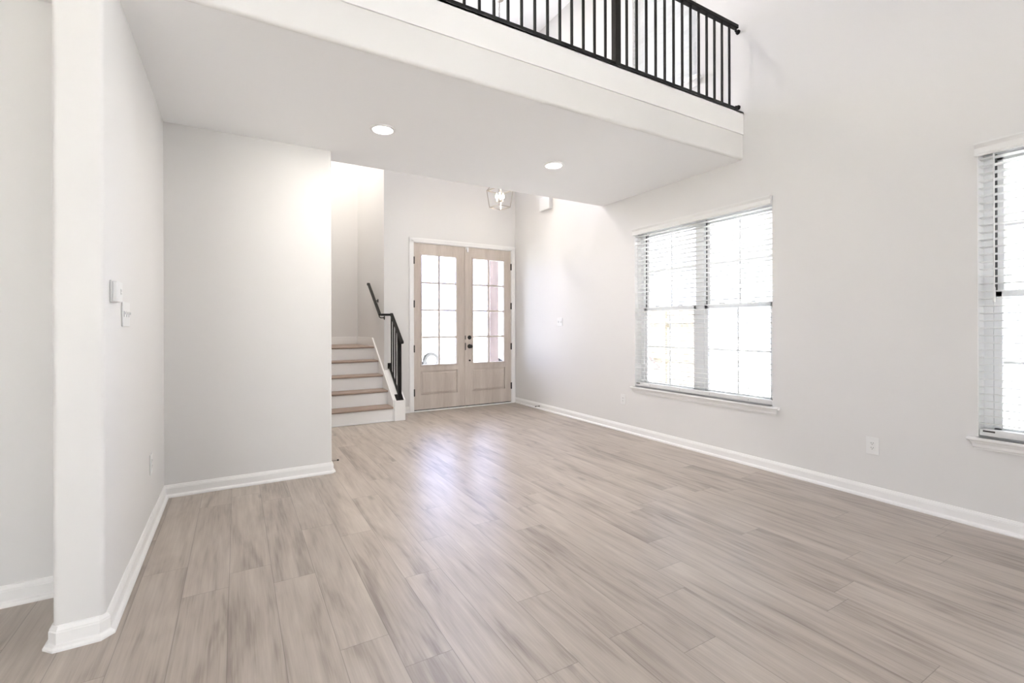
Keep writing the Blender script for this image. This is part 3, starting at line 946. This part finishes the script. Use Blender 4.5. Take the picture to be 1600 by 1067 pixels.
# ------------------------------------------------------------------ foyer lantern
LX, LY = 3.028, 5.47
lan = empty('foyer_lantern', (LX, LY, 2.80))
tag(lan, 'open metal cage lantern with lit candle bulbs hanging in the foyer', 'pendant light')
rotz = math.radians(11)
def lp(a, b, z):
    c, s_ = math.cos(rotz), math.sin(rotz)
    return (LX + a * c - b * s_, LY + a * s_ + b * c, z)
zb0, zb1, zap = 2.812, 3.035, 3.20
hb, ht = 0.097, 0.124
cage = MB()
sq = [(-1, -1), (1, -1), (1, 1), (-1, 1)]
for i in range(4):
    a, b = sq[i], sq[(i + 1) % 4]
    for (h_, z) in ((hb, zb0), (ht, zb1)):
        cage.obox(lp(a[0] * h_, a[1] * h_, z), lp(b[0] * h_, b[1] * h_, z), 0.011, 0.011)
    cage.obox(lp(a[0] * hb, a[1] * hb, zb0 - 0.006), lp(a[0] * ht, a[1] * ht, zb1 + 0.006), 0.011, 0.011)
    cage.obox(lp(a[0] * ht, a[1] * ht, zb1), lp(a[0] * 0.025, a[1] * 0.025, zap), 0.009, 0.009)
cage.build('cage_frame', M['nickel'], lan)
MB().lathe([(0, 0), (0.012, -0.002), (0.016, 0.008), (0.009, 0.02), (0.009, 0.05), (0.030, 0.055), (0.030, 0.062), (0.006, 0.066), (0.006, zap + 0.02 - 2.838), (0.03, zap + 0.02 - 2.838), (0.03, zap + 0.028 - 2.838), (0, zap + 0.03 - 2.838)], 16,
           Matrix.Translation((LX, LY, 2.838))).build('stem', M['nickel'], lan, smooth=True)
for k in range(4):
    a = math.radians(45 + 90 * k) + rotz
    cx, cy = LX + 0.042 * math.cos(a), LY + 0.042 * math.sin(a)
    MB().tube([(LX, LY, 2.895), (LX + 0.03 * math.cos(a), LY + 0.03 * math.sin(a), 2.882), (cx, cy, 2.89)], 0.004, 6).build('arm', M['nickel'], lan)
    MB().tube([(cx, cy, 2.885), (cx, cy, 2.925)], 0.0095, 12).build('candle_sleeve', M['plate'], lan)
    MB().lathe([(0, 0), (0.008, 0.001), (0.015, 0.018), (0.016, 0.03), (0.011, 0.05), (0.004, 0.068), (0, 0.072)], 12, Matrix.Translation((cx, cy, 2.925))).build('bulb', M['bulb'], lan, smooth=True)
ch = MB()
z = zap + 0.02
k = 0
while z < ZT - 0.04:
    pts = []
    for q in range(9):
        t = 2 * math.pi * q / 8
        dx = 0.009 * math.cos(t); dz = 0.019 * math.sin(t)
        pts.append((LX + (dx if k % 2 else 0), LY + (0 if k % 2 else dx), z + 0.019 + dz))
    ch.tube(pts, 0.002, 5, cap=False)
    z += 0.034; k += 1
ch.tube([(LX + 0.004 * math.sin(i * 1.1), LY + 0.004 * math.cos(i * 1.1), zap + 0.02 + i * (ZT - 0.03 - zap - 0.02) / 60) for i in range(61)], 0.0022, 5)
ch.build('chain', M['steel'], lan)
MB().lathe([(0, -0.045), (0.012, -0.045), (0.014, -0.03), (0.060, -0.022), (0.065, -0.001), (0, -0.001)], 24, Matrix.Translation((LX, LY, ZT))).build('canopy', M['nickel'], lan, smooth=True)

# ------------------------------------------------------------------ wall fittings
def outlet_x(xw, sgn, y, z, label):
    """duplex outlet on a wall x = xw; sgn = direction it faces"""
    root = empty('wall_outlet', (xw, y, z - 0.058))
    tag(root, label, 'outlet', 'white duplex wall outlets')
    def bx(x0, x1, *r, bev=0.0):
        a, b = xw + sgn * x0, xw + sgn * x1
        return MB().box(min(a, b), max(a, b), *r, bev)
    bx(0.0005, 0.006, y - 0.040, y + 0.040, z - 0.061, z + 0.061, bev=0.0025).build('plate', M['plate'], root)
    fc = bx(0.0055, 0.0085, y - 0.0165, y + 0.0165, z - 0.033, z + 0.033, bev=0.001).build('receptacle', M['plate'], root)
    for zz in (z + 0.018, z - 0.015):
        mb = MB()
        for (ya, yb_, za, zb_) in ((y - 0.0075, y - 0.0050, zz - 0.001, zz + 0.007), (y + 0.0050, y + 0.0075, zz - 0.001, zz + 0.007), (y - 0.0022, y + 0.0022, zz - 0.0095, zz - 0.005)):
            a, b = xw + sgn * 0.0083, xw + sgn * 0.0088
            mb.box(min(a, b), max(a, b), ya, yb_, za, zb_)
        mb.build('socket_slots', M['slot'], fc)
    return root
outlet_x(XR, -1, 1.577, 0.371, 'white duplex outlet low on the right wall between the two windows')
outlet_x(XR, -1, 4.063, 0.371, 'white duplex outlet low on the right wall left of the middle window')
outlet_x(XL, 1, 3.560, 0.397, 'faint white outlet low on the left wall near the corner')

def switch_plate(xw, sgn, y0, y1, z, gangs, label):
    root = empty('switch_plate', (xw, (y0 + y1) / 2, z - 0.058))
    tag(root, label, 'light switch')
    def bx(x0, x1, *r, bev=0.0):
        a, b = xw + sgn * x0, xw + sgn * x1
        return MB().box(min(a, b), max(a, b), *r, bev)
    bx(0.0005, 0.006, y0, y1, z - 0.0575, z + 0.0575, bev=0.0025).build('plate', M['plate'], root)
    for k in range(gangs):
        c = y0 + (y1 - y0) * (k + 0.5) / gangs
        bx(0.0055, 0.0068, c - 0.006, c + 0.006, z - 0.013, z + 0.013).build('switch_slot', M['mark'], root)
        bx(0.0055, 0.015, c - 0.0045, c + 0.0045, z - 0.002, z + 0.010, bev=0.001).build('toggle', M['plate'], root)
    return root
switch_plate(XR, -1, 5.243, 5.360, 1.287, 2, 'white two-gang switch plate on the right wall near the door')
switch_plate(XL, 1, 2.735, 2.898, 1.284, 3, 'white three-gang switch plate below the thermostat')

th = empty('thermostat', (XL, 2.56, 1.33))
tag(th, 'white box thermostat near the left wall corner', 'thermostat')
MB().box(XL + 0.0005, XL + 0.008, 2.508, 2.612, 1.327, 1.419, 0.002).build('back_plate', M['plate'], th)
MB().box(XL + 0.007, XL + 0.026, 2.511, 2.609, 1.330, 1.416, 0.004).build('case', M['plate'], th)
mb = MB()
mb.box(XL + 0.0255, XL + 0.0265, 2.566, 2.574, 1.362, 1.386).box(XL + 0.0255, XL + 0.0265, 2.582, 2.588, 1.362, 1.370).box(XL + 0.0255, XL + 0.0265, 2.582, 2.588, 1.374, 1.384)
mb.build('display_marks', M['mark'], th)

chm = empty('door_chime', (XR, 5.60, 2.90))
tag(chm, 'white door chime box high on the right wall by the foyer', 'door chime')
MB().box(XR - 0.008, XR - 0.0005, 5.485, 5.725, 2.910, 3.095).build('back_plate', M['plate'], chm)
MB().box(XR - 0.055, XR - 0.006, 5.480, 5.730, 2.905, 3.100, 0.008, 3).build('cover', M['plate'], chm)

def door_stop(p, d, label):
    """spring stop leaving a baseboard at p along unit vector d"""
    root = empty('door_stop', p)
    tag(root, label, 'door stop')
    p, d = Vector(p), Vector(d).normalized()
    q = d.cross(Vector((0, 0, 1)))
    MB().tube([p + d * 0.0004, p + d * 0.006], 0.011, 12).build('base', M['steel'], root)
    pts = []
    for i in range(97):
        t = i / 8 * 2 * math.pi
        pts.append(p + d * (0.006 + 0.056 * i / 96) + q * 0.0055 * math.cos(t) + Vector((0, 0, 0.0055 * math.sin(t))))
    MB().tube(pts, 0.0012, 5).build('spring', M['steel'], root)
    MB().tube([p + d * 0.060, p + d * 0.064, p + d * 0.074], [0.006, 0.008, 0.007], 12).build('tip', M['rubber'], root)
    return root
door_stop((XR - 0.0155, 5.80, 0.045), (-1, 0, 0), 'spring door stop on the right wall baseboard near the front door')
door_stop((XC + 0.0155, 4.37, 0.045), (1, 0, 0), 'spring door stop by the end of the plain white wall')

# ------------------------------------------------------------------ outside
GZ = -0.55
struct(MB().box(-60, 80, YK - 60, 90, GZ - 0.2, GZ).build('ground', M['lawn']), 'bright pale ground outside', 'ground')
struct(MB().box(XS + 0.16, 5.2, YF + 0.163, 9.4, GZ, -0.02).build('ground_porch', M['concrete']), 'pale concrete porch outside the front door', 'ground')
struct(MB().box(XS + 0.16, XO + 0.3, YF + 0.163, 9.4, 3.05, 3.20).build('ceiling_porch', M['ceil']), 'porch roof outside the front door', 'ceiling')
struct(MB().box(-20, 60, 15.5, 23.5, GZ, GZ + 0.01).build('street', M['concrete']), 'pale street in front of the house', 'street')
struct(MB().box(XO + 0.01, XO + 4.0, -12, 14, GZ, GZ + 0.02).build('path', paint('white bounce slab', (0.74, 0.74, 0.735), 0.9, noise=0.04, scale=5)), 'white slab added beside the house to bounce daylight indoors', 'path')  # added reflector, throws sunlight up through the right windows
# post at the edge of the porch
PY = 8.75
t = (769.5 - 800) / F_PX
pxx = PY * (math.sin(YAW) + t * math.cos(YAW)) / (math.cos(YAW) - t * math.sin(YAW))
pp = empty('porch_post', (pxx, PY, -0.02))
tag(pp, 'square brown timber porch post outside the right front door', 'post')
MB().box(pxx - 0.095, pxx + 0.095, PY - 0.095, PY + 0.095, -0.02, 3.05, 0.006).build('post_shaft', M['post'], pp)
MB().box(pxx - 0.115, pxx + 0.115, PY - 0.115, PY + 0.115, -0.0195, 0.12, 0.006).build('post_base', M['post'], pp)

# white van across the street
vx, vy = 7.15, 18.9
van = empty('parked_van', (vx + 1.5, vy + 0.9, GZ + 0.01))
tag(van, 'white van parked across the street, one wheel showing through the door glass', 'van')
g0 = GZ + 0.01
body = [(vx - 1.1, g0 + 0.35), (vx - 0.45, g0 + 0.35)]
body += [(vx + 0.42 * math.cos(a), g0 + 0.34 + 0.42 * math.sin(a)) for a in [math.pi * (1 - q / 10) for q in range(11)]]
wx2 = vx + 4.3
body += [(wx2 + 0.42 * math.cos(a), g0 + 0.34 + 0.42 * math.sin(a)) for a in [math.pi * (1 - q / 10) for q in range(11)]]
body += [(wx2 + 0.45, g0 + 0.35), (wx2 + 0.95, g0 + 0.35), (wx2 + 0.95, g0 + 0.95), (wx2 + 0.55, g0 + 1.15), (wx2 - 0.15, g0 + 1.95), (wx2 - 0.6, g0 + 2.15), (vx - 1.0, g0 + 2.15), (vx - 1.1, g0 + 2.0)]
MB().prism(body, 'Y', vy, vy + 1.8).build('body', M['van'], van)
MB().prism([(wx2 - 0.95, g0 + 1.25), (wx2 + 0.36, g0 + 1.25), (wx2 - 0.16, g0 + 1.85), (wx2 - 0.95, g0 + 1.85)], 'Y', vy - 0.004, vy + 0.01).build('side_window', M['gasket'], van)
for (wx, wy) in ((vx, vy + 0.02), (wx2, vy + 0.02), (vx, vy + 1.56), (wx2, vy + 1.56)):
    sg = 1
    mt = Matrix.Translation((wx, wy, g0 + 0.335)) @ Matrix.Rotation(-math.pi / 2, 4, 'X')
    wh = MB().lathe([(0.215, 0.0), (0.30, -0.005), (0.33, 0.03), (0.333, 0.11), (0.33, 0.19), (0.30, 0.22), (0.215, 0.22)], 32, mt).build('wheel', M['tyre'], van, smooth=True)
    rm = MB().lathe([(0.215, 0.0), (0.20, 0.03), (0.20, 0.2), (0.215, 0.21)], 28, mt)
    for q in range(6):
        a = q * math.pi / 3
        rm.obox(mt @ Vector((0.03 * math.cos(a), 0.03 * math.sin(a), 0.02)), mt @ Vector((0.207 * math.cos(a), 0.207 * math.sin(a), 0.02)), 0.05, 0.03, up=(0, 1, 0))
    rm.lathe([(0, 0.0), (0.05, 0.002), (0.06, 0.02), (0, 0.04)], 16, mt)
    rm.build('rim', M['alloy'], wh)

# timber fence and neighbour's house beyond the right wall
fx = XO + 4.2
fn = empty('side_fence', (fx, 7.6, GZ))
tag(fn, 'pale timber fence outside the middle window, one diagonal brace', 'fence')
for y in (6.45, 7.32, 8.5, 9.6):
    MB().box(fx - 0.045, fx + 0.045, y - 0.045, y + 0.045, GZ, 1.62, 0.004).build('fence_post', M['fence'], fn)
for z in (-0.2, 0.55, 1.35):
    MB().box(fx - 0.02, fx + 0.02, 6.40, 9.7, z - 0.045, z + 0.045).build('fence_rail', M['fence'], fn)
pk = MB()
y = 6.45
while y < 9.6:
    pk.box(fx + 0.0205, fx + 0.038, y, y + 0.138, GZ + 0.02, 1.58)
    y += 0.142
pk.build('boards', M['fence'], fn)
MB().obox((fx - 0.045, 8.25, 0.95), (fx - 0.045, 7.45, 0.30), 0.02, 0.06, up=(1, 0, 0)).build('brace', M['post'], fn)
nx = XO + 9.0
nh = empty('neighbour_house', (nx + 3, 2.0, GZ))
tag(nh, 'pale sided house next door seen bright through the right windows', 'house')
sd = MB()
z = GZ
while z < 3.4:
    sd.prism([(nx, z), (nx - 0.018, z), (nx - 0.004, z + 0.18), (nx, z + 0.18)], 'Y', -7.0, 8.7)
    z += 0.18
sd.box(nx, nx + 6, -7.0, 8.7, GZ, 3.4)
sd.build('siding', M['siding'], nh)
MB().prism([(nx - 0.4, 3.4), (nx + 6.4, 3.4), (nx + 3, 5.2)], 'Y', -7.4, 9.1).build('roof', M['roofing'], nh)
